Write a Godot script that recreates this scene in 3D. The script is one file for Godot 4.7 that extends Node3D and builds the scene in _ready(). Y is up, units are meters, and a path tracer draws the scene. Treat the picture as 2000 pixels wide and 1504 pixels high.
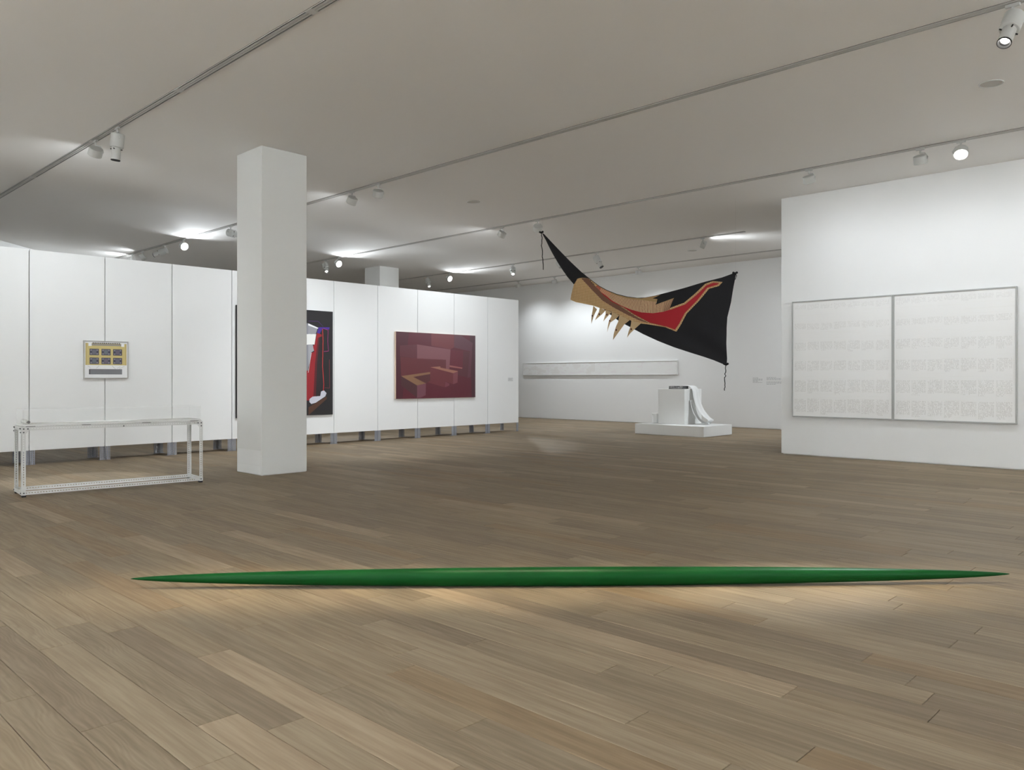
extends Node3D
const EXPOSURE := 1.80
const SPINDLE_E := 9.0
const FILL_FLOOD_E := 4.4
const FAR_E := 1.7
const PART_E := 1.2
const RIGHT_E := 0.7
const FILL_WASH_E := 22.5
const BAY_FILL_E := 11.0
const FLOOR_TONE := 0.86
const CLOTH = [0.000, 4.557, 0.047, 4.521, 0.233, 4.334, 0.463, 4.102, 0.690, 3.873, 0.916, 3.657, 1.138, 3.476, 1.304, 3.351, 1.468, 3.259, 1.685, 3.166, 1.899, 3.105, 2.111, 3.070, 2.269, 3.069, 2.477, 3.096, 2.734, 3.152, 3.039, 3.230, 3.437, 3.341, 3.731, 3.416, 3.962, 3.498, 3.991, 3.472, 3.943, 3.228, 3.895, 2.933, 3.828, 2.639, 3.813, 2.441, 3.813, 2.144, 3.823, 1.846, 3.818, 1.718, 3.769, 1.728, 3.584, 1.809, 3.388, 1.881, 3.139, 1.964, 2.836, 2.070, 2.529, 2.198, 2.237, 2.338, 2.005, 2.467, 1.738, 2.610, 1.468, 2.807, 1.249, 2.994, 1.027, 3.183, 0.860, 3.329, 0.724, 3.421, 0.577, 3.590, 0.406, 3.847, 0.233, 4.139, 0.093, 4.387, 0.012, 4.513]
const PANEL = [0.813, 3.527, 0.728, 3.410, 0.663, 3.097, 0.792, 3.040, 0.930, 3.010, 1.163, 2.955, 1.309, 2.900, 1.445, 2.855, 1.573, 2.816, 1.738, 2.735, 1.995, 2.613, 2.195, 2.550, 2.336, 2.531, 2.678, 2.464, 2.880, 2.377, 2.963, 2.504, 3.079, 2.725, 3.313, 2.974, 3.496, 3.199, 3.678, 3.250, 3.746, 3.326, 3.565, 3.347, 3.427, 3.296, 3.243, 3.120, 3.033, 2.938, 2.762, 2.842, 2.844, 3.035, 2.487, 2.916, 2.523, 3.024, 2.425, 3.042, 2.582, 3.103, 2.206, 3.054, 2.058, 3.067, 1.899, 3.091, 1.685, 3.152, 1.468, 3.246, 1.304, 3.338, 1.138, 3.462, 1.061, 3.522, 0.909, 3.540]
const STRIPE_LOW = [1.227, 3.334, 1.309, 3.252, 1.445, 3.145, 1.587, 3.030, 1.783, 2.923, 1.986, 2.836, 2.206, 2.770, 2.436, 2.748, 2.632, 2.771, 2.755, 2.815]
const STRIPE_TOP = [1.260, 3.364, 1.337, 3.308, 1.490, 3.227, 1.652, 3.146, 1.846, 3.076, 2.037, 3.037, 2.216, 3.019, 2.436, 2.980, 2.652, 2.961, 2.826, 3.016]
const RED = [1.304, 3.246, 1.445, 3.145, 1.587, 3.030, 1.783, 2.923, 1.986, 2.836, 2.206, 2.770, 2.436, 2.748, 2.632, 2.771, 2.775, 2.814, 3.049, 2.911, 3.259, 3.089, 3.447, 3.271, 3.575, 3.320, 3.692, 3.309, 3.653, 3.271, 3.467, 3.215, 3.279, 2.977, 3.049, 2.734, 2.938, 2.525, 2.857, 2.410, 2.673, 2.481, 2.373, 2.561, 2.237, 2.637, 2.058, 2.735, 1.846, 2.878, 1.576, 3.008, 1.424, 3.125]
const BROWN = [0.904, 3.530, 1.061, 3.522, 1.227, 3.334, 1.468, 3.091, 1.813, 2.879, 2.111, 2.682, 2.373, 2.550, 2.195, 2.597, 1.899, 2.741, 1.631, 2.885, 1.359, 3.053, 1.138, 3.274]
const TEETH = [
	[1.173, 2.950, 1.257, 2.872, 1.189, 2.744, 1.121, 2.580, 1.126, 2.705, 1.158, 2.845],
	[1.310, 2.905, 1.439, 2.841, 1.372, 2.768, 1.268, 2.691, 1.207, 2.648, 1.257, 2.741, 1.299, 2.820],
	[1.439, 2.856, 1.574, 2.806, 1.507, 2.734, 1.398, 2.617, 1.424, 2.706, 1.445, 2.776],
	[1.574, 2.816, 1.738, 2.731, 1.692, 2.678, 1.558, 2.592, 1.512, 2.474, 1.486, 2.395, 1.496, 2.494, 1.527, 2.633, 1.574, 2.721],
	[1.743, 2.734, 1.966, 2.625, 1.855, 2.544, 1.763, 2.418, 1.615, 2.232, 1.630, 2.352, 1.681, 2.509, 1.722, 2.598],
	[2.001, 2.617, 2.197, 2.550, 2.067, 2.440, 1.976, 2.354, 1.916, 2.271, 1.946, 2.394, 1.986, 2.511],
]
const SPOTS = [1.152, 2.745, 1.310, 2.770, 1.476, 2.755, 1.543, 2.628, 1.687, 2.435, 2.001, 2.442, 1.137, 3.425, 1.173, 3.396, 1.105, 3.467]
const RED_ART = [
	["7d3e42", [0.423, 0.000, 0.712, 0.005, 0.712, 0.204, 0.663, 0.234, 0.423, 0.190]],
	["6c3a42", [0.045, 0.207, 0.247, 0.180, 0.247, 0.393, 0.045, 0.368]],
	["70373c", [0.049, 0.373, 0.247, 0.393, 0.607, 0.402, 0.607, 0.539, 0.416, 0.524, 0.408, 0.596, 0.060, 0.661]],
	["8c5c62", [0.247, 0.180, 0.667, 0.238, 0.652, 0.548, 0.607, 0.549, 0.607, 0.402, 0.247, 0.393]],
	["6a424c", [0.715, 0.005, 0.798, 0.004, 0.963, 0.121, 0.948, 0.259, 0.828, 0.236, 0.712, 0.204]],
	["702c3a", [0.670, 0.243, 0.835, 0.255, 0.828, 0.527, 0.663, 0.497]],
	["62343c", [0.835, 0.255, 0.929, 0.260, 0.895, 0.686, 0.760, 0.639, 0.760, 0.574, 0.828, 0.527]],
	["6a3e48", [0.925, 0.251, 0.955, 0.250, 0.933, 0.676, 0.891, 0.691]],
	["a56964", [0.655, 0.488, 0.824, 0.522, 0.820, 0.541, 0.655, 0.516]],
	["783a40", [0.416, 0.529, 0.700, 0.612, 0.700, 0.788, 0.596, 0.741, 0.588, 0.833, 0.378, 0.758, 0.408, 0.596]],
	["aa7864", [0.408, 0.522, 0.536, 0.508, 0.536, 0.527, 0.764, 0.579, 0.753, 0.598, 0.700, 0.612]],
	["874e55", [0.700, 0.612, 0.764, 0.584, 0.757, 0.761, 0.700, 0.788]],
	["824852", [0.599, 0.746, 0.652, 0.778, 0.648, 0.811, 0.592, 0.835]],
	["967355", [0.060, 0.661, 0.408, 0.596, 0.408, 0.628, 0.202, 0.673, 0.356, 0.772, 0.247, 0.802]],
	["58373a", [0.060, 0.665, 0.247, 0.802, 0.247, 0.989, 0.060, 0.801]],
	["80505c", [0.247, 0.802, 0.356, 0.772, 0.352, 0.951, 0.288, 0.990, 0.247, 0.989]],
	["64383a", [0.202, 0.673, 0.408, 0.628, 0.408, 0.732, 0.356, 0.772]],
]
const DARK_ART = [
	["96969b", [0.726, 0.146, 0.827, 0.173, 0.809, 0.225, 0.726, 0.228]],
	["ebebeb", [0.726, 0.126, 0.840, 0.165, 0.827, 0.173, 0.726, 0.146]],
	["ebebe6", [0.726, 0.228, 0.813, 0.225, 0.795, 0.325, 0.726, 0.327]],
	["a0a0a5", [0.726, 0.327, 0.773, 0.325, 0.795, 0.380, 0.760, 0.401, 0.726, 0.547]],
	["961e26", [0.822, 0.213, 0.875, 0.227, 0.862, 0.815, 0.729, 0.862, 0.729, 0.610, 0.760, 0.405, 0.791, 0.396, 0.778, 0.341, 0.795, 0.325]],
	["5c1c22", [0.831, 0.260, 0.880, 0.243, 0.867, 0.815, 0.782, 0.831, 0.800, 0.515]],
	["2a2224", [0.849, 0.252, 0.884, 0.243, 0.867, 0.815, 0.809, 0.823, 0.822, 0.514]],
	["44288c", [0.840, 0.157, 0.964, 0.152, 0.960, 0.176, 0.884, 0.171, 0.853, 0.220, 0.822, 0.213]],
	["c8c8d2", [0.738, 0.847, 0.773, 0.823, 0.858, 0.819, 0.867, 0.776, 0.898, 0.764, 0.929, 0.792, 0.915, 0.823, 0.809, 0.882, 0.760, 0.894, 0.738, 0.874]],
	["553728", [0.729, 0.925, 0.929, 0.823, 0.933, 0.847, 0.729, 1.000]],
]
const DARK_LINES = [
	["c8322d", 5, [0.884, 0.171, 0.889, 0.290, 0.884, 0.529, 0.898, 0.704, 0.893, 0.768]],
	["96286e", 4, [0.893, 0.167, 0.947, 0.181, 0.942, 0.289, 0.951, 0.384, 0.898, 0.390]],
	["823240", 3, [0.960, 0.464, 0.964, 0.744, 0.907, 0.740]],
	["50246e", 3, [0.726, 0.105, 0.835, 0.102, 0.889, 0.147]],
	["e8e0e0", 3, [0.726, 0.594, 0.742, 0.500, 0.760, 0.405]],
]
# Gallery hall. World axes: X runs along the free-standing partition, -Z runs along the ceiling tracks; metres.
const CEIL := 4.94
const TRACK_Y := 4.926
const PART_Z := -15.06
const RIGHT_X := 14.634
const FAR_X := 21.6
const PLANK_W := 0.1795
const TRACKS := [4.07, 8.485, 12.843, 17.275, 20.359]

var M := {}
var lamp_mesh := {}
var used_names := {}

# ---------------------------------------------------------------- small helpers
func numbered(called: String) -> String:
	var n: int = used_names.get(called, -1) + 1
	used_names[called] = n
	return called if n == 0 else "%s_%03d" % [called, n]

func tag(o: Node, label: String, category: String, group := "", kind := "") -> Node:
	if label != "": o.set_meta("label", label)
	if category != "": o.set_meta("category", category)
	if group != "": o.set_meta("group", group)
	if kind != "": o.set_meta("kind", kind)
	return o

func thing(called: String, label: String, category: String, at := Vector3.ZERO, turn := 0.0, group := "") -> Node3D:
	var o := Node3D.new()
	o.name = numbered(called)
	add_child(o)
	o.position = at
	o.rotation.y = turn
	tag(o, label, category, group)
	return o

func put(called: String, mesh: Mesh, m: Material, parent: Node, xf := Transform3D.IDENTITY) -> MeshInstance3D:
	var o := MeshInstance3D.new()
	o.name = numbered(called) if parent == self else called
	o.mesh = mesh
	if m != null: o.material_override = m
	o.transform = xf
	o.cast_shadow = GeometryInstance3D.SHADOW_CASTING_SETTING_ON
	parent.add_child(o, true)
	return o

func begin() -> SurfaceTool:
	var st := SurfaceTool.new()
	st.begin(Mesh.PRIMITIVE_TRIANGLES)
	return st

func obj(called: String, st: SurfaceTool, m: Material, parent: Node, xf := Transform3D.IDENTITY) -> MeshInstance3D:
	return put(called, st.commit(), m, parent, xf)

func tri(st: SurfaceTool, a: Vector3, b: Vector3, c: Vector3, hint: Vector3) -> void:
	var n := (c - a).cross(b - a)
	if n.dot(hint) < 0.0:
		var t := b
		b = c
		c = t
		n = -n
	n = n.normalized()
	for p: Vector3 in [a, b, c]:
		st.set_normal(n)
		st.set_uv(Vector2(p.x, p.y))
		st.add_vertex(p)

func quad(st: SurfaceTool, a: Vector3, b: Vector3, c: Vector3, d: Vector3, hint: Vector3) -> void:
	tri(st, a, b, c, hint)
	tri(st, a, c, d, hint)

# a box from lo to hi with chamfered edges
func box(st: SurfaceTool, lo: Vector3, hi: Vector3, ch := 0.003) -> void:
	var c := (lo + hi) / 2.0
	var h := (hi - lo) / 2.0
	ch = minf(ch, minf(h.x, minf(h.y, h.z)) * 0.45)
	for ax: int in 3:
		var u := (ax + 1) % 3
		var v := (ax + 2) % 3
		for s in [-1.0, 1.0]:
			var p: Array[Vector3] = []
			for k: Vector2 in [Vector2(-1, -1), Vector2(1, -1), Vector2(1, 1), Vector2(-1, 1)]:
				var q := c
				q[ax] += s * h[ax]
				q[u] += k.x * (h[u] - ch)
				q[v] += k.y * (h[v] - ch)
				p.append(q)
			var n := Vector3.ZERO
			n[ax] = s
			quad(st, p[0], p[1], p[2], p[3], n)
			for s2 in [-1.0, 1.0]:
				var e: Array[Vector3] = []
				for k in [-1.0, 1.0]:
					var q1 := c
					q1[ax] += s * h[ax]
					q1[u] += s2 * (h[u] - ch)
					q1[v] += k * (h[v] - ch)
					var q2 := c
					q2[ax] += s * (h[ax] - ch)
					q2[u] += s2 * h[u]
					q2[v] += k * (h[v] - ch)
					e.append(q1)
					e.append(q2)
				var n2 := n
				n2[u] = s2
				quad(st, e[0], e[1], e[3], e[2], n2)
	for sx in [-1.0, 1.0]:
		for sy in [-1.0, 1.0]:
			for sz in [-1.0, 1.0]:
				var s := Vector3(sx, sy, sz)
				tri(st, c + s * Vector3(h.x, h.y - ch, h.z - ch), c + s * Vector3(h.x - ch, h.y, h.z - ch), c + s * Vector3(h.x - ch, h.y - ch, h.z), s)

func box_mesh(size: Vector3, ch := 0.003) -> Mesh:
	var st := begin()
	box(st, -size / 2.0, size / 2.0, ch)
	return st.commit()

# profile of (radius, height along axis) turned round the local Z axis; smooth round, hard along
func lathe(st: SurfaceTool, prof: Array, segs := 28, xf := Transform3D.IDENTITY) -> void:
	for i in prof.size() - 1:
		var a: Vector2 = prof[i]
		var b: Vector2 = prof[i + 1]
		var d := (b - a)
		var n2 := Vector2(d.y, -d.x).normalized()
		for k in segs:
			var t0 := TAU * k / segs
			var t1 := TAU * (k + 1) / segs
			var pts := [[a, t0], [b, t0], [b, t1], [a, t1]]
			var ps: Array[Vector3] = []
			var ns: Array[Vector3] = []
			for e in pts:
				var p: Vector2 = e[0]
				var t: float = e[1]
				ps.append(xf * Vector3(p.x * cos(t), p.x * sin(t), p.y))
				ns.append((xf.basis * Vector3(n2.x * cos(t), n2.x * sin(t), n2.y)).normalized())
			for idx: Array in [[0, 1, 2], [0, 2, 3]]:
				var face := (ps[idx[2]] - ps[idx[0]]).cross(ps[idx[1]] - ps[idx[0]])
				if face.length_squared() < 1e-16: continue
				var order: Array = idx if face.dot(ns[idx[1]]) >= 0.0 else [idx[0], idx[2], idx[1]]
				for j: int in order:
					st.set_normal(ns[j])
					st.set_uv(Vector2(float(k) / segs, p_v(prof, i)))
					st.add_vertex(ps[j])

func p_v(prof: Array, i: int) -> float:
	return float(i) / maxf(1.0, prof.size() - 1)

# round tube along points
func tube(st: SurfaceTool, pts: Array, r: float, segs := 8) -> void:
	var rings := []
	for i in pts.size():
		var dir: Vector3 = (pts[mini(i + 1, pts.size() - 1)] - pts[maxi(i - 1, 0)]).normalized()
		var side := dir.cross(Vector3.UP if absf(dir.y) < 0.9 else Vector3.RIGHT).normalized()
		var up := side.cross(dir)
		var ring := []
		for k in segs:
			var t := TAU * k / segs
			ring.append(side * cos(t) + up * sin(t))
		rings.append(ring)
	for i in pts.size() - 1:
		for k in segs:
			var k2 := (k + 1) % segs
			var vs := [[i, k], [i + 1, k], [i + 1, k2], [i, k2]]
			for idx: Array in [[0, 1, 2], [0, 2, 3]]:
				var ps: Array[Vector3] = []
				var ns: Array[Vector3] = []
				for j: int in idx:
					var e: Array = vs[j]
					var n: Vector3 = rings[e[0]][e[1]]
					ns.append(n)
					ps.append(pts[e[0]] + n * r)
				var face := (ps[2] - ps[0]).cross(ps[1] - ps[0])
				var order := [0, 1, 2] if face.dot(ns[0] + ns[1]) >= 0.0 else [0, 2, 1]
				for j: int in order:
					st.set_normal(ns[j])
					st.set_uv(Vector2.ZERO)
					st.add_vertex(ps[j])
	for e in [0, pts.size() - 1]:
		var dir: Vector3 = pts[0] - pts[1] if e == 0 else pts[e] - pts[e - 1]
		for k in segs - 2:
			tri(st, pts[e] + rings[e][0] * r, pts[e] + rings[e][k + 1] * r, pts[e] + rings[e][k + 2] * r, dir)

# flat steel plate with a grid of punched slots: w along ux, l along uy, t thick towards n
func slotted_plate(st: SurfaceTool, at: Vector3, ux: Vector3, uy: Vector3, n: Vector3, w: float, l: float, t: float, nx: int, ny: int, hw: float, hh: float) -> void:
	var cw := w / nx
	var cl := l / ny
	for i in nx:
		for j in ny:
			var xs := [i * cw, (i + 0.5) * cw - hw / 2, (i + 0.5) * cw + hw / 2, (i + 1) * cw]
			var ys := [j * cl, (j + 0.5) * cl - hh / 2, (j + 0.5) * cl + hh / 2, (j + 1) * cl]
			for f in [0.0, t]:
				var hint := n if f > 0.0 else -n
				for r: Array in [[0, 3, 0, 1], [0, 3, 2, 3], [0, 1, 1, 2], [2, 3, 1, 2]]:
					var o: Vector3 = at + n * f
					quad(st, o + ux * xs[r[0]] + uy * ys[r[2]], o + ux * xs[r[1]] + uy * ys[r[2]], o + ux * xs[r[1]] + uy * ys[r[3]], o + ux * xs[r[0]] + uy * ys[r[3]], hint)
			for s in [1, 2]:
				var px: Vector3 = at + ux * xs[s]
				quad(st, px + uy * ys[1], px + uy * ys[2], px + uy * ys[2] + n * t, px + uy * ys[1] + n * t, ux if s == 1 else -ux)
				var py: Vector3 = at + uy * ys[s]
				quad(st, py + ux * xs[1], py + ux * xs[2], py + ux * xs[2] + n * t, py + ux * xs[1] + n * t, uy if s == 1 else -uy)
	for s in [0.0, 1.0]:
		var px: Vector3 = at + ux * (w * s)
		quad(st, px, px + uy * l, px + uy * l + n * t, px + n * t, ux * (s * 2 - 1))
		var py: Vector3 = at + uy * (l * s)
		quad(st, py, py + ux * w, py + ux * w + n * t, py + n * t, uy * (s * 2 - 1))

func mat(c: Color, rough := 0.6, metal := 0.0) -> StandardMaterial3D:
	var m := StandardMaterial3D.new()
	m.albedo_color = c
	m.roughness = rough
	m.metallic = metal
	return m

func tex_mat(img: Image, rough := 0.7) -> StandardMaterial3D:
	var m := mat(Color.WHITE, rough)
	m.albedo_texture = ImageTexture.create_from_image(img)
	return m

# ---------------------------------------------------------------- drawing on images (flat print, plus a painted fold shade)
func fill_poly(img: Image, pts: PackedVector2Array, c: Color) -> void:
	var lo := 1e9
	var hi := -1e9
	for p in pts:
		lo = minf(lo, p.y)
		hi = maxf(hi, p.y)
	for y in range(maxi(0, int(lo)), mini(img.get_height() - 1, int(hi) + 1) + 1):
		var yc := y + 0.5
		var xs := []
		for i in pts.size():
			var a := pts[i]
			var b := pts[(i + 1) % pts.size()]
			if (a.y <= yc) != (b.y <= yc):
				xs.append(a.x + (yc - a.y) * (b.x - a.x) / (b.y - a.y))
		xs.sort()
		for k in range(0, xs.size() - 1, 2):
			var x0 := int(round(xs[k]))
			var x1 := int(round(xs[k + 1]))
			if x1 > x0: img.fill_rect(Rect2i(x0, y, x1 - x0, 1), c)

func stroke(img: Image, a: Vector2, b: Vector2, w: float, c: Color) -> void:
	var n := (b - a).orthogonal().normalized() * w / 2.0
	fill_poly(img, PackedVector2Array([a + n, b + n, b - n, a - n]), c)

func pairs(flat: Array, origin := Vector2.ZERO, s := Vector2.ONE) -> PackedVector2Array:
	var out := PackedVector2Array()
	for i in range(0, flat.size(), 2):
		out.append((Vector2(flat[i], flat[i + 1]) - origin) * s)
	return out

# ---------------------------------------------------------------- materials
func make_materials() -> void:
	M.wall = mat(Color(0.93, 0.93, 0.925), 0.85)
	M.ceiling = mat(Color(0.93, 0.92, 0.905), 0.9)
	M.panel = mat(Color(0.935, 0.935, 0.93), 0.75)
	M.pillar = mat(Color(0.90, 0.90, 0.89), 0.85)
	M.subfloor = mat(Color(0.45, 0.38, 0.30), 0.9)
	M.lamp_white = mat(Color(0.78, 0.78, 0.765), 0.45)
	M.track_white = mat(Color(0.74, 0.73, 0.71), 0.5)
	M.track_dark = mat(Color(0.07, 0.065, 0.06), 0.9)
	M.black = mat(Color(0.035, 0.035, 0.035), 0.5)
	M.steel = mat(Color(0.62, 0.63, 0.66), 0.45, 0.6)
	M.frame_white = mat(Color(0.86, 0.86, 0.85), 0.4)
	M.bolt = mat(Color(0.38, 0.38, 0.39), 0.35, 0.8)
	M.green = mat(Color(0.045, 0.27, 0.108), 0.40)
	M.green.metallic_specular = 0.24
	M.black_cloth = mat(Color(0.115, 0.114, 0.125), 0.95)
	M.cord = mat(Color(0.06, 0.06, 0.06), 0.9)
	M.wire = mat(Color(0.6, 0.6, 0.6), 0.4, 0.8)
	M.plinth = mat(Color(0.925, 0.925, 0.915), 0.5)
	M.white_fabric = mat(Color(0.93, 0.93, 0.925), 0.9)
	M.paper = mat(Color(0.92, 0.92, 0.90), 0.8)
	M.grey_text = mat(Color(0.70, 0.70, 0.70), 0.9)
	M.speaker = mat(Color(0.78, 0.77, 0.75), 0.8)
	var g := StandardMaterial3D.new()
	g.albedo_color = Color(0.93, 0.95, 0.95, 0.06)
	g.transparency = BaseMaterial3D.TRANSPARENCY_ALPHA
	g.roughness = 0.02
	g.metallic_specular = 0.15
	M.glass = g
	var e := StandardMaterial3D.new()
	e.albedo_color = Color(0.9, 0.9, 0.9)
	e.emission_enabled = true
	e.emission = Color(1.0, 0.985, 0.96)
	e.emission_energy_multiplier = 9.0
	M.lens_lit = e
	M.lens_off = mat(Color(0.35, 0.35, 0.36), 0.15)

# two sheets of oak grain, 0.5 m across (u) by 3 m along (v)
func oak_image(seed_: int, cathedral: float) -> Image:
	var w := 384
	var h := 1280
	var img := Image.create(w, h, false, Image.FORMAT_RGB8)
	var fine := FastNoiseLite.new()
	fine.seed = seed_
	fine.frequency = 1.0
	fine.noise_type = FastNoiseLite.TYPE_PERLIN
	var wide := FastNoiseLite.new()
	wide.seed = seed_ + 7
	wide.frequency = 1.0
	wide.fractal_octaves = 3
	for y in h:
		var v := 3.0 * y / h
		for x in w:
			var u := 0.5 * x / w
			var warp := wide.get_noise_2d(u * 5.0, v * 1.1)
			var fibre := fine.get_noise_2d(u * 330.0 + warp * 8.0, v * 7.0)
			var band := wide.get_noise_2d(u * 26.0 + 40.0, v * 1.3 + 11.0)
			var ring := sin((u + warp * 0.055 * cathedral) * TAU / 0.021)
			var t := 0.5 + 0.16 * fibre + 0.42 * band + 0.10 * ring * cathedral + 0.18 * warp
			t = clampf(t, 0.0, 1.0)
			img.set_pixel(x, y, Color(0.575, 0.500, 0.405).lerp(Color(0.725, 0.655, 0.550), t))
	return img

# ---------------------------------------------------------------- light fittings
func make_lamp_meshes() -> void:
	# drum: axis along -Z, pivot at the origin; front at z = -0.06
	var st := begin()
	lathe(st, [Vector2(0.0, 0.055), Vector2(0.088, 0.055), Vector2(0.094, 0.049), Vector2(0.098, -0.058), Vector2(0.096, -0.062), Vector2(0.090, -0.062), Vector2(0.088, -0.050)], 32)
	lamp_mesh.drum = st.commit()
	st = begin()
	lathe(st, [Vector2(0.0, -0.0505), Vector2(0.0885, -0.0505)], 32, Transform3D(Basis(Vector3(1, 0, 0), 0.0), Vector3.ZERO))
	lamp_mesh.drum_lens = st.commit()
	# projector: driver can, snoot and black rim
	st = begin()
	lathe(st, [Vector2(0.0, 0.07), Vector2(0.080, 0.07), Vector2(0.088, 0.062), Vector2(0.088, -0.115), Vector2(0.080, -0.122), Vector2(0.056, -0.122)], 32)
	lamp_mesh.can = st.commit()
	st = begin()
	lathe(st, [Vector2(0.060, -0.121), Vector2(0.060, -0.285), Vector2(0.056, -0.287)], 28)
	lamp_mesh.snoot = st.commit()
	st = begin()
	lathe(st, [Vector2(0.0575, -0.284), Vector2(0.0615, -0.286), Vector2(0.0615, -0.300), Vector2(0.056, -0.300), Vector2(0.048, -0.278), Vector2(0.036, -0.262)], 28)
	lamp_mesh.rim = st.commit()
	st = begin()
	lathe(st, [Vector2(0.0, -0.263), Vector2(0.037, -0.263)], 24)
	lamp_mesh.projector_lens = st.commit()
	st = begin()
	lathe(st, [Vector2(0.0, 0.012), Vector2(0.007, 0.011), Vector2(0.007, -0.012), Vector2(0.0, -0.013)], 10)
	lamp_mesh.knob = st.commit()
	st = begin()
	box(st, Vector3(-0.017, -0.03, -0.06), Vector3(0.017, 0.0, 0.06), 0.004)
	lamp_mesh.adapter = st.commit()
	st = begin()
	lathe(st, [Vector2(0.013, 0.0), Vector2(0.013, 0.05), Vector2(0.0, 0.05)], 14, Transform3D(Basis(Vector3(1, 0, 0), PI / 2), Vector3(0, -0.028, 0)))
	lamp_mesh.stem = st.commit()

func aim_basis(dir: Vector3) -> Basis:
	return Basis.looking_at(dir, Vector3.UP if absf(dir.normalized().y) < 0.97 else Vector3(1, 0, 0))

func spot(parent: Node3D, at: Vector3, dir: Vector3, energy: float, angle: float, blend: float, size: float, tint := Color(0.945, 0.975, 1.0)) -> void:
	var l := SpotLight3D.new()
	l.name = "beam"
	l.light_color = tint
	l.light_energy = energy
	l.spot_angle = angle
	l.spot_angle_attenuation = blend
	l.spot_range = 45.0
	l.spot_attenuation = 2.0
	l.light_size = size
	l.shadow_enabled = true
	parent.add_child(l, true)
	l.transform = Transform3D(aim_basis(dir), at)

# arm: straight arm from the stem to the side of the housing, built for this tilt
func make_arm(parent: Node3D, pivot: Vector3, side: Vector3, reach: float) -> void:
	var st := begin()
	var a := Vector3(0, -0.074, 0)
	tube(st, [a, a + side * reach * 0.6 + Vector3(0, -0.006, 0), pivot + side * reach + Vector3(0, 0.02, 0), pivot + side * reach], 0.009, 8)
	tube(st, [pivot + side * reach, pivot + side * (reach - 0.02)], 0.012, 8)
	obj("yoke", st, M.lamp_white, parent)

func drum_lamp(track: float, z: float, dir: Vector3, label: String, main: float, spill: float, angle := 46.0) -> void:
	var t := thing("drum_spotlight", label, "spotlight", Vector3(track, TRACK_Y, z), 0.0, "drum spotlights on the ceiling tracks")
	dir = dir.normalized()
	var pivot := Vector3(0, -0.165, 0)
	put("adapter", lamp_mesh.adapter, M.lamp_white, t)
	put("stem", lamp_mesh.stem, M.lamp_white, t)
	var b := aim_basis(dir)
	make_arm(t, pivot, b.x, 0.103)
	var xf := Transform3D(b, pivot)
	put("housing", lamp_mesh.drum, M.lamp_white, t, xf)
	put("lens", lamp_mesh.drum_lens, M.lens_lit if main > 0.0 else M.lens_off, t, xf)
	if main > 0.0:
		spot(t, pivot + dir * 0.066, dir, main, angle, 1.0, 0.07)
	if spill > 0.25:
		spot(t, pivot + dir * 0.07, dir, spill, 89.0, 1.0, 0.06)

func projector_lamp(track: float, z: float, dir: Vector3, label: String, main: float, angle := 12.0, blend := 0.6, tint := Color(0.945, 0.975, 1.0)) -> void:
	var t := thing("projector_spotlight", label, "spotlight", Vector3(track, TRACK_Y, z), 0.0, "long projector spotlights on the ceiling tracks")
	dir = dir.normalized()
	var pivot := Vector3(0, -0.16, 0)
	put("adapter", lamp_mesh.adapter, M.lamp_white, t)
	put("stem", lamp_mesh.stem, M.lamp_white, t)
	var b := aim_basis(dir)
	make_arm(t, pivot, b.x, 0.094)
	var xf := Transform3D(b, pivot)
	put("driver_can", lamp_mesh.can, M.lamp_white, t, xf)
	put("snoot", lamp_mesh.snoot, M.lamp_white, t, xf)
	put("rim", lamp_mesh.rim, M.black, t, xf)
	put("lens", lamp_mesh.projector_lens, M.lens_lit if main > 0.0 else M.lens_off, t, xf)
	for k in 4:
		var a := PI / 4 + PI / 2 * k
		var out := b * Vector3(cos(a), sin(a), 0)
		put("knob", lamp_mesh.knob, M.black, t, Transform3D(aim_basis(out), pivot + out * 0.07 + dir * 0.145))
	if main > 0.0:
		spot(t, pivot + dir * 0.305, dir, main, angle, blend, 0.04, tint)

func track(x: float, z0: float, z1: float, label: String) -> void:
	var t := thing("lighting_track", label, "track", Vector3(x, CEIL, 0.0), 0.0, "lighting tracks across the ceiling")
	var st := begin()
	box(st, Vector3(-0.047, -0.004, z1), Vector3(0.047, 0.0, z0), 0.0005)
	obj("channel", st, M.track_dark, t)
	for r: Vector2 in [Vector2(-0.047, -0.043), Vector2(-0.027, -0.004), Vector2(0.004, 0.027), Vector2(0.043, 0.047)]:
		st = begin()
		box(st, Vector3(r.x, -0.014, z1), Vector3(r.y, -0.004, z0), 0.001)
		obj("rail", st, M.track_white, t)
	st = begin()
	box(st, Vector3(-0.046, -0.0145, -0.05), Vector3(0.046, -0.004, 0.05), 0.001)
	var mesh := st.commit()
	var z := z0 - 0.75
	while z > z1 + 0.2:
		put("coupler", mesh, M.track_white, t, Transform3D(Basis.IDENTITY, Vector3(0, 0, z)))
		z -= 2.95

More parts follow.
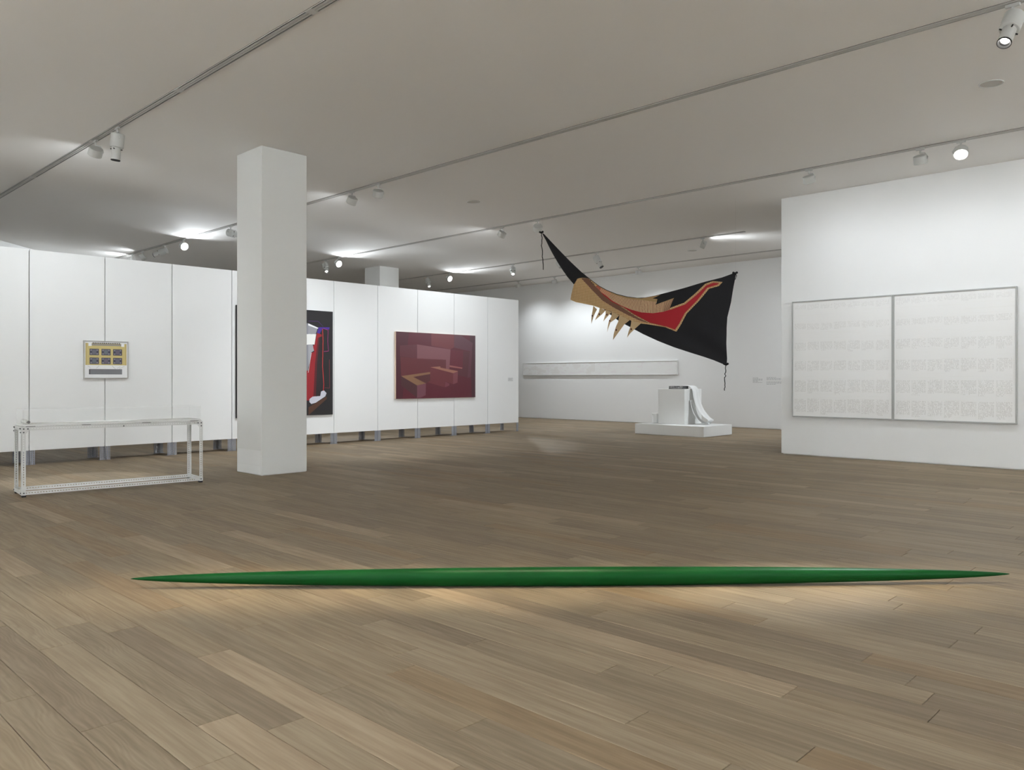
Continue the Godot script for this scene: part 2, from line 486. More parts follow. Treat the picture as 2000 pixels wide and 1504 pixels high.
# ---------------------------------------------------------------- the scene
func _ready() -> void:
	# camera: level, eye at 1.45 m, horizon a little above the middle of the frame
	var cam := Camera3D.new()
	cam.name = "camera"
	add_child(cam)
	cam.position = Vector3(0, 1.45, 0)
	cam.rotation.y = -atan2(0.72030, 0.69367)
	cam.projection = Camera3D.PROJECTION_FRUSTUM
	cam.near = 0.1
	cam.far = 200.0
	cam.size = 2.0 * 0.1 * 752.0 / 1541.0
	cam.frustum_offset = Vector2(0.0, -0.1 * 12.0 / 1541.0)
	cam.current = true
	var env := Environment.new()
	env.background_mode = Environment.BG_COLOR
	env.background_color = Color(0.02, 0.02, 0.02)
	env.ambient_light_source = Environment.AMBIENT_SOURCE_BG
	env.tonemap_mode = Environment.TONE_MAPPER_LINEAR
	env.tonemap_exposure = EXPOSURE
	env.sdfgi_enabled = true
	env.ssao_enabled = true
	env.ssil_enabled = true
	var we := WorldEnvironment.new()
	we.name = "environment"
	we.environment = env
	add_child(we)

	make_materials()
	make_lamp_meshes()
	build_shell()
	build_floor()
	build_partition()
	build_spindle()
	build_right_wall_art()
	build_far_wall_art()
	build_partition_art()
	build_banner()
	build_plinth()
	build_vitrine()
	build_ceiling_fittings()

func struct_box(called: String, lo: Vector3, hi: Vector3, m: Material, label: String, parent: Node = self) -> MeshInstance3D:
	var st := begin()
	box(st, lo, hi, 0.002)
	var o := obj(called, st, m, parent)
	if parent == self:
		tag(o, label, "wall" if called.begins_with("wall") else called.split("_")[0], "", "structure")
	return o

func build_shell() -> void:
	struct_box("ceiling", Vector3(-6.2, CEIL, -31.2), Vector3(22.2, CEIL + 0.2, 7.2), M.ceiling, "flat white gallery ceiling crossed by lighting tracks")
	var g := 0.014
	# each wall stands a finger's width off the floor over a dark recessed base
	var w := struct_box("wall_far", Vector3(FAR_X, g, -31.0), Vector3(22.0, CEIL, 7.0), M.wall, "long white gallery wall behind the white plinth")
	struct_box("recessed_base", Vector3(FAR_X + 0.02, 0.0, -30.9), Vector3(21.9, g, 6.9), M.wall, "", w)
	w = struct_box("wall_right", Vector3(RIGHT_X, g, -6.846), Vector3(RIGHT_X + 0.55, CEIL, 7.0), M.wall, "white wall with two joined pale framed sheets")
	struct_box("recessed_base", Vector3(RIGHT_X + 0.02, 0.0, -6.82), Vector3(RIGHT_X + 0.5, g, 6.9), M.wall, "", w)
	struct_box("wall_rear", Vector3(-6.0, 0.0, -31.0), Vector3(FAR_X, CEIL, -30.6), M.wall, "white end wall far behind the partition")
	struct_box("wall_left", Vector3(-6.0, 0.0, -30.6), Vector3(-5.6, CEIL, 6.6), M.wall, "white side wall of the gallery")
	struct_box("wall_front", Vector3(-6.0, 0.0, 6.6), Vector3(FAR_X, CEIL, 7.0), M.wall, "white wall facing the partition across the hall")
	# slanting wall behind the partition, meeting the ceiling in a thin shadow line
	var st := begin()
	box(st, Vector3(-7.9, 0.0, -0.2), Vector3(17.0, CEIL, 0.0), 0.002)
	var sl := obj("wall_slanting", st, M.wall, self, Transform3D(Basis(Vector3.UP, PI / 4.0), Vector3(0.0, 0.0, -17.69)))
	tag(sl, "white slanting wall glimpsed above the end of the partition", "wall", "", "structure")
	# pillars
	st = begin()
	box(st, Vector3(5.895, 0.006, -11.64), Vector3(6.665, CEIL, -10.875), 0.006)
	var p := obj("pillar", st, M.pillar, self)
	tag(p, "square white pillar standing free on the oak floor", "pillar", "square white pillars", "structure")
	st = begin()
	box(st, Vector3(5.905, 0.0, -11.63), Vector3(6.655, 0.006, -10.885), 0.0005)
	obj("recessed_base", st, M.pillar, p)
	st = begin()
	box(st, Vector3(5.892, 0.012, -11.615), Vector3(5.897, 0.14, -10.90), 0.001)
	obj("access_panel", st, M.wall, p)
	st = begin()
	box(st, Vector3(5.8925, 0.146, -11.615), Vector3(5.897, 0.37, -10.90), 0.001)
	obj("access_panel", st, M.wall, p)
	st = begin()
	box(st, Vector3(14.70, 0.0, -20.60), Vector3(15.44, CEIL, -19.82), 0.006)
	p = obj("pillar", st, M.pillar, self)
	tag(p, "square white pillar rising behind the partition, only its top showing", "pillar", "square white pillars", "structure")

func build_floor() -> void:
	var st := begin()
	box(st, Vector3(-6.2, -0.20, -31.2), Vector3(22.2, -0.016, 7.2), 0.001)
	var fl := obj("floor", st, M.subfloor, self)
	tag(fl, "oak plank floor running the length of the gallery", "floor", "", "structure")
	var sheets := [oak_image(3, 0.35), oak_image(19, 1.0)]
	var maps := []
	for s in sheets: maps.append(ImageTexture.create_from_image(s))
	var tones := [Color(0.93, 0.93, 0.93), Color(1.0, 1.0, 1.0), Color(0.965, 0.96, 0.95), Color(0.90, 0.895, 0.90), Color(0.95, 0.92, 0.885), Color(1.06, 1.05, 1.05)]
	var mats := []
	for c: Color in tones:
		for t in maps:
			var m := mat(c * FLOOR_TONE, 0.58)
			m.albedo_texture = t
			m.metallic_specular = 0.28
			mats.append(m)
	# butt joints read off the photograph: row -> z of a joint
	var known := {0: -4.091, 1: -3.521, 2: -2.889, 3: -3.232, 4: -2.986, 5: -4.026, 6: -5.004, 7: -2.418, 8: -3.126, 9: -1.468, 10: -1.958, 11: -1.297, 12: -2.389, 13: -2.177, 14: -1.61, 15: -1.048, 17: -1.252, 18: -1.517}
	var tone_pick := {Vector2i(5, 0): 5, Vector2i(8, 0): 4, Vector2i(4, -1): 3, Vector2i(1, -1): 3, Vector2i(2, 0): 1, Vector2i(9, -1): 1}
	var rng := RandomNumberGenerator.new()
	rng.seed = 4711
	var planks := []
	var fw := Vector3(0.72030, 0, -0.69367)
	var rt := Vector3(0.69367, 0, 0.72030)
	for row in range(-39, 116):
		var x0 := 0.923 + row * PLANK_W
		if x0 < -6.0 or x0 > FAR_X + 0.1: continue
		var z: float = known.get(row, -rng.randf() * 1.82)
		var idx := 0
		var start := z
		# towards +z
		while start < 6.8:
			var l := 1.82 + rng.randf_range(-0.03, 0.09)
			planks.append([x0, start, minf(start + l, 6.9), row, idx])
			start += l
			idx += 1
		start = z
		idx = -1
		while start > -30.7:
			var l := 1.82 + rng.randf_range(-0.03, 0.09)
			planks.append([x0, maxf(start - l, -30.9), start, row, idx])
			start -= l
			idx -= 1
	var order := []
	for i in planks.size():
		var p: Array = planks[i]
		var best := 0.0
		for k in 5:
			var c := Vector3(p[0] + PLANK_W / 2, 0, lerpf(p[1], p[2], k / 4.0))
			var d := c.dot(fw)
			var s := c.dot(rt)
			if d > 2.6 and absf(s / d) < 0.66:
				best = maxf(best, 1.0 / (d * d * d))
		order.append([best, i])
	order.sort_custom(func(a, b): return a[0] > b[0])
	var rest := {}
	for n in order.size():
		var p: Array = planks[order[n][1]]
		var tone: int = tone_pick.get(Vector2i(p[3], p[4]), [0, 0, 1, 2, 2, 3, 3, 4, 0, 1, 2, 5, 0, 2, 1, 0][rng.randi() % 16])
		var which: int = tone * 2 + (1 if rng.randf() < 0.45 else 0)
		var u0 := rng.randf() * 0.62
		var v0 := rng.randf() * maxf(0.0, 1.0 - (p[2] - p[1]) / 3.0 - 0.01)
		var flip := rng.randf() < 0.5
		if n < 300 and order[n][0] > 0.0:
			st = begin()
			plank(st, p, u0, v0, flip)
			obj("plank", st, mats[which], fl)
		else:
			if not rest.has(which): rest[which] = begin()
			plank(rest[which], p, u0, v0, flip)
	var am := ArrayMesh.new()
	for which: int in rest:
		var s: SurfaceTool = rest[which]
		s.set_material(mats[which])
		s.commit(am)
	var far := put("distant_planks", am, null, fl)
	far.set_meta("kind", "stuff")

func plank(st: SurfaceTool, p: Array, u0: float, v0: float, flip: bool) -> void:
	var g := 0.0014
	var ch := 0.0016
	var lo := Vector3(p[0] + g, -0.014, p[1] + g)
	var hi := Vector3(p[0] + PLANK_W - g, 0.0, p[2] - g)
	var uv := func(q: Vector3) -> Vector2:
		var v: float = v0 + (q.z - lo.z) / 3.0
		if flip: v = v0 + (hi.z - q.z) / 3.0
		return Vector2(u0 + (q.x - lo.x) / 0.5, v)
	var a := [Vector3(lo.x + ch, 0, lo.z + ch), Vector3(hi.x - ch, 0, lo.z + ch), Vector3(hi.x - ch, 0, hi.z - ch), Vector3(lo.x + ch, 0, hi.z - ch)]
	var b := [Vector3(lo.x, -ch, lo.z), Vector3(hi.x, -ch, lo.z), Vector3(hi.x, -ch, hi.z), Vector3(lo.x, -ch, hi.z)]
	var c := [Vector3(lo.x, lo.y, lo.z), Vector3(hi.x, lo.y, lo.z), Vector3(hi.x, lo.y, hi.z), Vector3(lo.x, lo.y, hi.z)]
	var faces := [[a[0], a[1], a[2], a[3], Vector3.UP]]
	for i in 4:
		var j := (i + 1) % 4
		var side: Vector3 = (b[i] + b[j]) / 2.0 - (lo + hi) / 2.0
		side.y = 0
		if i % 2 == 0: side.x = 0
		else: side.z = 0
		side = side.normalized()
		faces.append([a[i], a[j], b[j], b[i], side + Vector3.UP])
		faces.append([b[i], b[j], c[j], c[i], side])
	for f: Array in faces:
		var nrm: Vector3 = f[4].normalized()
		for idx: Array in [[0, 1, 2], [0, 2, 3]]:
			var q: Array[Vector3] = [f[idx[0]], f[idx[1]], f[idx[2]]]
			if (q[2] - q[0]).cross(q[1] - q[0]).dot(nrm) < 0.0: q = [q[0], q[2], q[1]]
			for v in q:
				st.set_normal(nrm)
				st.set_uv(uv.call(v))
				st.add_vertex(v)

func build_partition() -> void:
	var x_first := 1.532
	var step := 1.1975
	var n := 12
	var lo := 0.243
	var hi := 3.632
	var back := PART_Z - 0.66
	var t := thing("partition", "long white free-standing partition of tall panels on slotted steel feet", "partition", Vector3(x_first, 0, PART_Z))
	var foot_mesh := []
	for s in [-1.0, 1.0]:
		var st := begin()
		# angle iron: face plate in the plane of the panels and a flange behind it
		slotted_plate(st, Vector3(0.005 * s, 0.0, 0.0), Vector3(s, 0, 0), Vector3.UP, Vector3(0, 0, 1), 0.082, lo, 0.003, 2, 7, 0.010, 0.018)
		slotted_plate(st, Vector3(0.005 * s, 0.0, 0.0), Vector3(0, 0, -1), Vector3.UP, Vector3(s, 0, 0), 0.06, lo, 0.003, 2, 7, 0.010, 0.018)
		box(st, Vector3(minf(0.003 * s, 0.096 * s), 0.0, -0.064), Vector3(maxf(0.003 * s, 0.096 * s), 0.004, 0.006), 0.001)
		foot_mesh.append(st.commit())
	var front := begin()
	box(front, Vector3(0.006, lo, -0.022), Vector3(step - 0.006, hi, 0.0), 0.0015)
	var front_mesh := front.commit()
	for k in n:
		var x := k * step
		put("panel", front_mesh, M.panel, t, Transform3D(Basis.IDENTITY, Vector3(x, 0, 0)))
		put("back_panel", front_mesh, M.panel, t, Transform3D(Basis.IDENTITY, Vector3(x, 0, back - PART_Z + 0.022)))
	for k in n + 1:
		var x := k * step
		for s in 2:
			if (k == 0 and s == 0) or (k == n and s == 1): continue
			put("foot", foot_mesh[s], M.steel, t, Transform3D(Basis.IDENTITY, Vector3(x, 0, -0.006)))
			put("back_foot", foot_mesh[1 - s], M.steel, t, Transform3D(Basis(Vector3.UP, PI), Vector3(x, 0, back - PART_Z + 0.028)))
	var st2 := begin()
	box(st2, Vector3(0.004, lo + 0.01, -0.60), Vector3(0.03, hi - 0.004, -0.06), 0.002)
	obj("end_board", st2, M.panel, t)
	st2 = begin()
	box(st2, Vector3(n * step - 0.03, lo + 0.01, -0.636), Vector3(n * step - 0.004, hi - 0.004, -0.024), 0.002)
	obj("end_board", st2, M.panel, t)
	st2 = begin()
	box(st2, Vector3(0.03, hi - 0.03, -0.636), Vector3(n * step - 0.03, hi - 0.006, -0.024), 0.002)
	obj("top_board", st2, M.panel, t)
	st2 = begin()
	box(st2, Vector3(0.03, lo + 0.012, -0.636), Vector3(n * step - 0.03, lo + 0.036, -0.024), 0.002)
	obj("bottom_board", st2, M.panel, t)
	# small caption card near the end of the partition
	var c := thing("caption_card", "small pale caption card near the end of the partition", "label", Vector3(15.58, 1.435, PART_Z + 0.001))
	st2 = begin()
	box(st2, Vector3(-0.10, -0.05, 0.0), Vector3(0.10, 0.05, 0.004), 0.001)
	obj("card", st2, mat(Color(0.86, 0.86, 0.855), 0.8), c)
	for k in 3:
		st2 = begin()
		box(st2, Vector3(-0.085, 0.022 - 0.024 * k, 0.004), Vector3(0.07 - 0.035 * (k % 2), 0.03 - 0.024 * k, 0.0048), 0.0001)
		obj("text_line", st2, M.grey_text, c)

func build_spindle() -> void:
	var a := Vector3(2.1024, 0.066, -5.6904)
	var b := Vector3(6.4813, 0.066, -1.3397)
	var mid := (a + b) / 2.0
	var hl := (b - a).length() / 2.0
	var R := 0.066
	var st := begin()
	var prof := []
	var n := 96
	for i in n + 1:
		var s := -cos(PI * i / n)
		prof.append(Vector2(R * pow(maxf(0.0, 1.0 - s * s), 0.6), s * hl))
	# smooth normals along the length too
	var segs := 40
	for i in n:
		for k in segs:
			var vs := []
			for e: Vector2i in [Vector2i(i, k), Vector2i(i + 1, k), Vector2i(i + 1, k + 1), Vector2i(i, k + 1)]:
				var p: Vector2 = prof[e.x]
				var p0: Vector2 = prof[maxi(0, e.x - 1)]
				var p1: Vector2 = prof[mini(n, e.x + 1)]
				var d := (p1 - p0).normalized()
				var th := TAU * e.y / segs
				vs.append([Vector3(p.x * cos(th), p.x * sin(th), p.y), Vector3(d.y * cos(th), d.y * sin(th), -d.x)])
			for idx: Array in [[0, 1, 2], [0, 2, 3]]:
				var q: Array = [vs[idx[0]], vs[idx[1]], vs[idx[2]]]
				var face: Vector3 = (q[2][0] - q[0][0]).cross(q[1][0] - q[0][0])
				if face.length_squared() < 1e-18: continue
				if face.dot(q[0][1] + q[1][1] + q[2][1]) < 0.0: q = [q[0], q[2], q[1]]
				for v: Array in q:
					st.set_normal(v[1].normalized())
					st.add_vertex(v[0])
	var o := obj("spindle_sculpture", st, M.green, self, Transform3D(Basis.looking_at(b - a, Vector3.UP), mid))
	tag(o, "very long slender green spindle tapering to two points, lying on the floor", "sculpture")

func build_right_wall_art() -> void:
	var spans := [[-6.611, -4.781, 11, "pale framed sheet of faint grid marks, next to the wall's free end"], [-4.779, -2.912, 23, "pale framed sheet of faint grid marks, farther from the wall's free end"]]
	for s: Array in spans:
		var w: float = s[1] - s[0]
		var h := 2.198
		var t := thing("framed_sheet", s[3], "artwork", Vector3(RIGHT_X - 0.001, 0.727, s[0]), 0.0, "pair of framed pale sheets")
		var d := 0.055
		var f := 0.022
		for r: Array in [[0.0, f, 0.0, h], [w - f, w, 0.0, h], [f, w - f, 0.0, f], [f, w - f, h - f, h]]:
			var st := begin()
			box(st, Vector3(-d, r[2], r[0]), Vector3(0.0, r[3], r[1]), 0.002)
			obj("frame_bar", st, mat(Color(0.68, 0.68, 0.67), 0.5), t)
		var img := grid_sheet(s[2])
		var m := tex_mat(img, 0.9)
		var st := begin()
		var x := -d + 0.014
		uv_quad(st, Vector3(x, h - f, f), Vector3(x, h - f, w - f), Vector3(x, f, w - f), Vector3(x, f, f), Vector3(-1, 0, 0))
		obj("sheet", st, m, t)
		st = begin()
		box(st, Vector3(x + 0.002, f, f), Vector3(-0.004, h - f, w - f), 0.001)
		obj("backing", st, M.frame_white, t)

func uv_quad(st: SurfaceTool, tl: Vector3, tr: Vector3, br: Vector3, bl: Vector3, n: Vector3) -> void:
	var p := [tl, tr, br, bl]
	var u := [Vector2(0, 0), Vector2(1, 0), Vector2(1, 1), Vector2(0, 1)]
	for idx: Array in [[0, 1, 2], [0, 2, 3]]:
		var i: Array = idx
		if (p[i[2]] - p[i[0]]).cross(p[i[1]] - p[i[0]]).dot(n) < 0.0: i = [i[0], i[2], i[1]]
		for j: int in i:
			st.set_normal(n)
			st.set_uv(u[j])
			st.add_vertex(p[j])

func grid_sheet(seed_: int) -> Image:
	var w := 900
	var h := 1080
	var img := Image.create(w, h, false, Image.FORMAT_RGB8)
	img.fill(Color(0.955, 0.952, 0.945))
	var rng := RandomNumberGenerator.new()
	rng.seed = seed_
	# faint cream creases
	for k in 60:
		var y := rng.randi() % h
		img.fill_rect(Rect2i(rng.randi() % w, y, 60 + rng.randi() % 300, 2), Color(0.94, 0.935, 0.92))
	for row in 6:
		for col in 7:
			var x0 := int(14 + col * 125.5)
			var y0 := int(24 + row * 178 + rng.randf() * 8)
			var bw := 114
			var bh: int = [44, 62, 84, 98, 118, 128][row]
			var c := Color(0.875, 0.870, 0.86).lerp(Color(0.80, 0.79, 0.775), row / 5.0)
			var ny := bh / 11
			var tail := rng.randi() % 3 if row > 1 else rng.randi() % 2
			for j in ny + tail:
				for i in 14:
					if j >= ny and i > 4 + rng.randi() % 4: continue
					if rng.randf() < 0.2: continue
					var px := x0 + i * 8 + rng.randi() % 2
					var py := y0 + j * 11 + rng.randi() % 2
					if rng.randf() < 0.5: img.fill_rect(Rect2i(px, py, 5, 2), c)
					img.fill_rect(Rect2i(px + rng.randi() % 3, py, 2, 7), c)
					if rng.randf() < 0.4: img.fill_rect(Rect2i(px, py + 5, 6, 2), c)
	return img

func build_far_wall_art() -> void:
	# very long low frame
	var z0 := -20.18
	var z1 := -13.52
	var y0 := 1.58
	var h := 0.455
	var t := thing("long_frame", "very long low white framed scroll on the far wall", "artwork", Vector3(FAR_X - 0.001, y0, z0))
	var w := z1 - z0
	var d := 0.05
	var f := 0.018
	for r: Array in [[0.0, f, 0.0, h], [w - f, w, 0.0, h], [f, w - f, 0.0, f], [f, w - f, h - f, h]]:
		var st := begin()
		box(st, Vector3(-d, r[2], r[0]), Vector3(0.0, r[3], r[1]), 0.002)
		obj("frame_bar", st, M.frame_white, t)
	var img := Image.create(1024, 72, false, Image.FORMAT_RGB8)
	img.fill(Color(0.92, 0.918, 0.91))
	var nz := FastNoiseLite.new()
	nz.seed = 5
	nz.frequency = 0.012
	for y in 72:
		for x in 1024:
			var v := nz.get_noise_2d(x, y * 2.0)
			if v > 0.12 and x < 520: img.set_pixel(x, y, Color(0.895, 0.89, 0.875))
			elif v < -0.3: img.set_pixel(x, y, Color(0.91, 0.90, 0.90))
	img.fill_rect(Rect2i(92, 8, 2, 60), Color(0.86, 0.855, 0.84))
	var st2 := begin()
	uv_quad(st2, Vector3(-d + 0.012, h - f, f), Vector3(-d + 0.012, h - f, w - f), Vector3(-d + 0.012, f, w - f), Vector3(-d + 0.012, f, f), Vector3(-1, 0, 0))
	obj("scroll", st2, tex_mat(img, 0.9), t)
	st2 = begin()
	box(st2, Vector3(-d + 0.014, f, f), Vector3(-0.004, h - f, w - f), 0.001)
	obj("backing", st2, M.frame_white, t)
	# two blocks of small wall text beside the end of the wall with the framed sheets
	var blocks := [[-10.98, 1.482, 0.30, 5, "small narrow block of grey wall text on the far wall"], [-10.55, 1.495, 0.52, 7, "wider block of grey wall text on the far wall, two paragraphs"]]
	var rng := RandomNumberGenerator.new()
	rng.seed = 77
	for b: Array in blocks:
		t = thing("wall_text", b[4], "text", Vector3(FAR_X - 0.001, b[1], b[0]), 0.0, "wall texts")
		var ln: int = b[3]
		for k in ln:
			if ln == 7 and k == 3: continue
			var len_: float = b[2] * (1.0 if k % 3 != 0 else 0.55)
			var x := 0.0
			while x < len_:
				var word := rng.randf_range(0.025, 0.08)
				var s3 := begin()
				box(s3, Vector3(-0.001, -0.032 * k - 0.012, x), Vector3(0.0, -0.032 * k, minf(x + word, len_)), 0.0001)
				obj("word", s3, M.grey_text, t)
				x += word + 0.014

func flat_art(t: Node3D, w: float, h: float, depth: float, face: Material, side: Material) -> void:
	var st := begin()
	box(st, Vector3(0, 0, 0), Vector3(w, h, depth), 0.002)
	obj("stretcher", st, side, t)
	st = begin()
	var z := depth + 0.0008
	uv_quad(st, Vector3(0.002, h - 0.002, z), Vector3(w - 0.002, h - 0.002, z), Vector3(w - 0.002, 0.002, z), Vector3(0.002, 0.002, z), Vector3(0, 0, 1))
	obj("canvas", st, face, t)

func build_partition_art() -> void:
	var zf := PART_Z + 0.001
	# red interior
	var img := Image.create(800, 500, false, Image.FORMAT_RGB8)
	img.fill(Color("682a37"))
	fill_poly(img, PackedVector2Array([Vector2(0, 0), Vector2(120, 0), Vector2(60, 500), Vector2(0, 500)]), Color("582c36"))
	fill_poly(img, PackedVector2Array([Vector2(800, 0), Vector2(740, 0), Vector2(760, 500), Vector2(800, 500)]), Color("54303a"))
	for a: Array in RED_ART:
		fill_poly(img, pairs(a[1], Vector2.ZERO, Vector2(800, 500)), Color(a[0]))
	var m := tex_mat(img, 0.32)
	m.albedo_color = Color(0.92, 0.89, 0.89)
	var t := thing("red_painting", "dark red painting of blocky tables and shelves with pale wooden edge", "painting", Vector3(11.60, 0.97, zf))
	flat_art(t, 2.60, 1.61, 0.055, m, mat(Color(0.86, 0.76, 0.68), 0.7))
	# dark painting behind the pillar
	img = Image.create(700, 700, false, Image.FORMAT_RGB8)
	img.fill(Color("242224"))
	for a: Array in DARK_ART:
		fill_poly(img, pairs(a[1], Vector2.ZERO, Vector2(700, 700)), Color(a[0]))
	# the hidden side of the figure carries on
	fill_poly(img, PackedVector2Array([Vector2(300, 88), Vector2(508, 88), Vector2(508, 600), Vector2(420, 620), Vector2(330, 560)]), Color("8a8a90"))
	fill_poly(img, PackedVector2Array([Vector2(360, 170), Vector2(508, 160), Vector2(508, 230), Vector2(380, 240)]), Color("ebebe6"))
	fill_poly(img, PackedVector2Array([Vector2(440, 420), Vector2(512, 400), Vector2(512, 600), Vector2(440, 610)]), Color("961e26"))
	for a: Array in DARK_LINES:
		var pts := pairs(a[2], Vector2.ZERO, Vector2(700, 700))
		for i in pts.size() - 1: stroke(img, pts[i], pts[i + 1], a[1], Color(a[0]))
	t = thing("dark_painting", "black painting of a red and grey coat-like figure, half behind the pillar", "painting", Vector3(7.595, 0.66, zf))
	flat_art(t, 2.262, 2.28, 0.045, tex_mat(img, 0.5), mat(Color(0.16, 0.15, 0.15), 0.7))
	# small framed yellow panel
	img = Image.create(300, 270, false, Image.FORMAT_RGB8)
	img.fill(Color(0.93, 0.93, 0.93))
	img.fill_rect(Rect2i(6, 12, 288, 164), Color("cdbb7e"))
	img.fill_rect(Rect2i(0, 0, 300, 10), Color(0.93, 0.93, 0.93))
	img.fill_rect(Rect2i(26, 6, 22, 28), Color(0.95, 0.95, 0.95))
	img.fill_rect(Rect2i(256, 6, 22, 28), Color(0.95, 0.95, 0.95))
	img.fill_rect(Rect2i(48, 4, 208, 8), Color(0.93, 0.93, 0.93))
	img.fill_rect(Rect2i(48, 16, 208, 14), Color("9a938a"))
	for k in 15: img.fill_rect(Rect2i(55 + int(k * 13.2), 7, 8, 8), Color("35353a"))
	img.fill_rect(Rect2i(6, 12, 6, 164), Color("b9a468"))
	img.fill_rect(Rect2i(288, 12, 6, 164), Color("b9a468"))
	for r in 2:
		for c in 3:
			var x := 34 + c * 82
			var y := 54 + r * 66
			img.fill_rect(Rect2i(x, y, 64, 48), Color("4a4650"))
			img.fill_rect(Rect2i(x + 4, y + 4, 56, 40), Color("62606e"))
			for q: Vector2i in [Vector2i(6, 6), Vector2i(48, 6), Vector2i(6, 34), Vector2i(48, 34)]:
				img.fill_rect(Rect2i(x + q.x, y + q.y, 9, 8), Color("9a97a0"))
			img.fill_rect(Rect2i(x + 4, y + 18, 12, 12), Color("464656"))
			img.fill_rect(Rect2i(x + 48, y + 18, 12, 12), Color("464656"))
			img.fill_rect(Rect2i(x + 20, y + 8, 24, 32), [Color("6c6a78"), Color("6a7078"), Color("6e6474")][(r + c) % 3])
	for l: Array in [[20, 182, 40, 196], [80, 200, 100, 182], [190, 180, 215, 205], [240, 205, 280, 182], [225, 200, 250, 186]]:
		stroke(img, Vector2(l[0], l[1]), Vector2(l[2], l[3]), 1.6, Color("a8a8aa"))
	img.fill_rect(Rect2i(32, 206, 230, 40), Color("7c7c80"))
	img.fill_rect(Rect2i(30, 208, 8, 38), Color("4a4a4e"))
	t = thing("yellow_panel_picture", "small framed picture of a yellow board with six dark rectangles", "picture", Vector3(4.76, 1.457, zf))
	var w := 0.75
	var h := 0.67
	var f := 0.016
	for r: Array in [[0.0, f, 0.0, h], [w - f, w, 0.0, h], [f, w - f, 0.0, f], [f, w - f, h - f, h]]:
		var st := begin()
		box(st, Vector3(r[0], r[2], 0), Vector3(r[1], r[3], 0.045), 0.002)
		obj("frame_bar", st, mat(Color(0.72, 0.71, 0.69), 0.5), t)
	var st2 := begin()
	uv_quad(st2, Vector3(f, h - f, 0.034), Vector3(w - f, h - f, 0.034), Vector3(w - f, f, 0.034), Vector3(f, f, 0.034), Vector3(0, 0, 1))
	obj("print", st2, tex_mat(img, 0.5), t)
	st2 = begin()
	box(st2, Vector3(f, f, 0.002), Vector3(w - f, h - f, 0.031), 0.001)
	obj("backing", st2, M.frame_white, t)

# ---------------------------------------------------------------- hanging cloth
# local frame of the cloth: x along its length, y height above the floor, z towards the room
func billow(p: Vector2, off: float) -> Vector3:
	var s := clampf(p.x / 3.9, 0.0, 1.0)
	var z := 0.20 * sin(PI * s) + 0.05 * sin(p.x * 2.1 - p.y * 1.3)
	var along := p.y + p.x * 0.62
	z += 0.022 * sin(along * 9.0 + p.x * 1.2) * (1.0 - 0.55 * s)
	z += 0.012 * sin(p.x * 6.0 + p.y * 11.0) * (0.4 + 0.6 * s)
	return Vector3(p.x, p.y, z + off)

func cloth_piece(st: SurfaceTool, poly: PackedVector2Array, off: float, cell: float, uv_o: Vector2, uv_s: Vector2) -> void:
	var lo := Vector2(1e9, 1e9)
	var hi := -lo
	for p in poly:
		lo = lo.min(p)
		hi = hi.max(p)
	for i in int(ceil((hi.x - lo.x) / cell)):
		for j in int(ceil((hi.y - lo.y) / cell)):
			var a := lo + Vector2(i, j) * cell
			var sq := PackedVector2Array([a, a + Vector2(cell, 0), a + Vector2(cell, cell), a + Vector2(0, cell)])
			for piece: PackedVector2Array in Geometry2D.intersect_polygons(sq, poly):
				var ids := Geometry2D.triangulate_polygon(piece)
				for k in range(0, ids.size(), 3):
					var ps: Array[Vector2] = [piece[ids[k]], piece[ids[k + 1]], piece[ids[k + 2]]]
					if (ps[1] - ps[0]).cross(ps[2] - ps[0]) > 0.0: ps = [ps[0], ps[2], ps[1]]
					for p in ps:
						var e := 0.01
						var dx := billow(p + Vector2(e, 0), off) - billow(p - Vector2(e, 0), off)
						var dy := billow(p + Vector2(0, e), off) - billow(p - Vector2(0, e), off)
						st.set_normal(dx.cross(dy).normalized())
						st.set_uv((p - uv_o) * uv_s)
						st.add_vertex(billow(p, off))

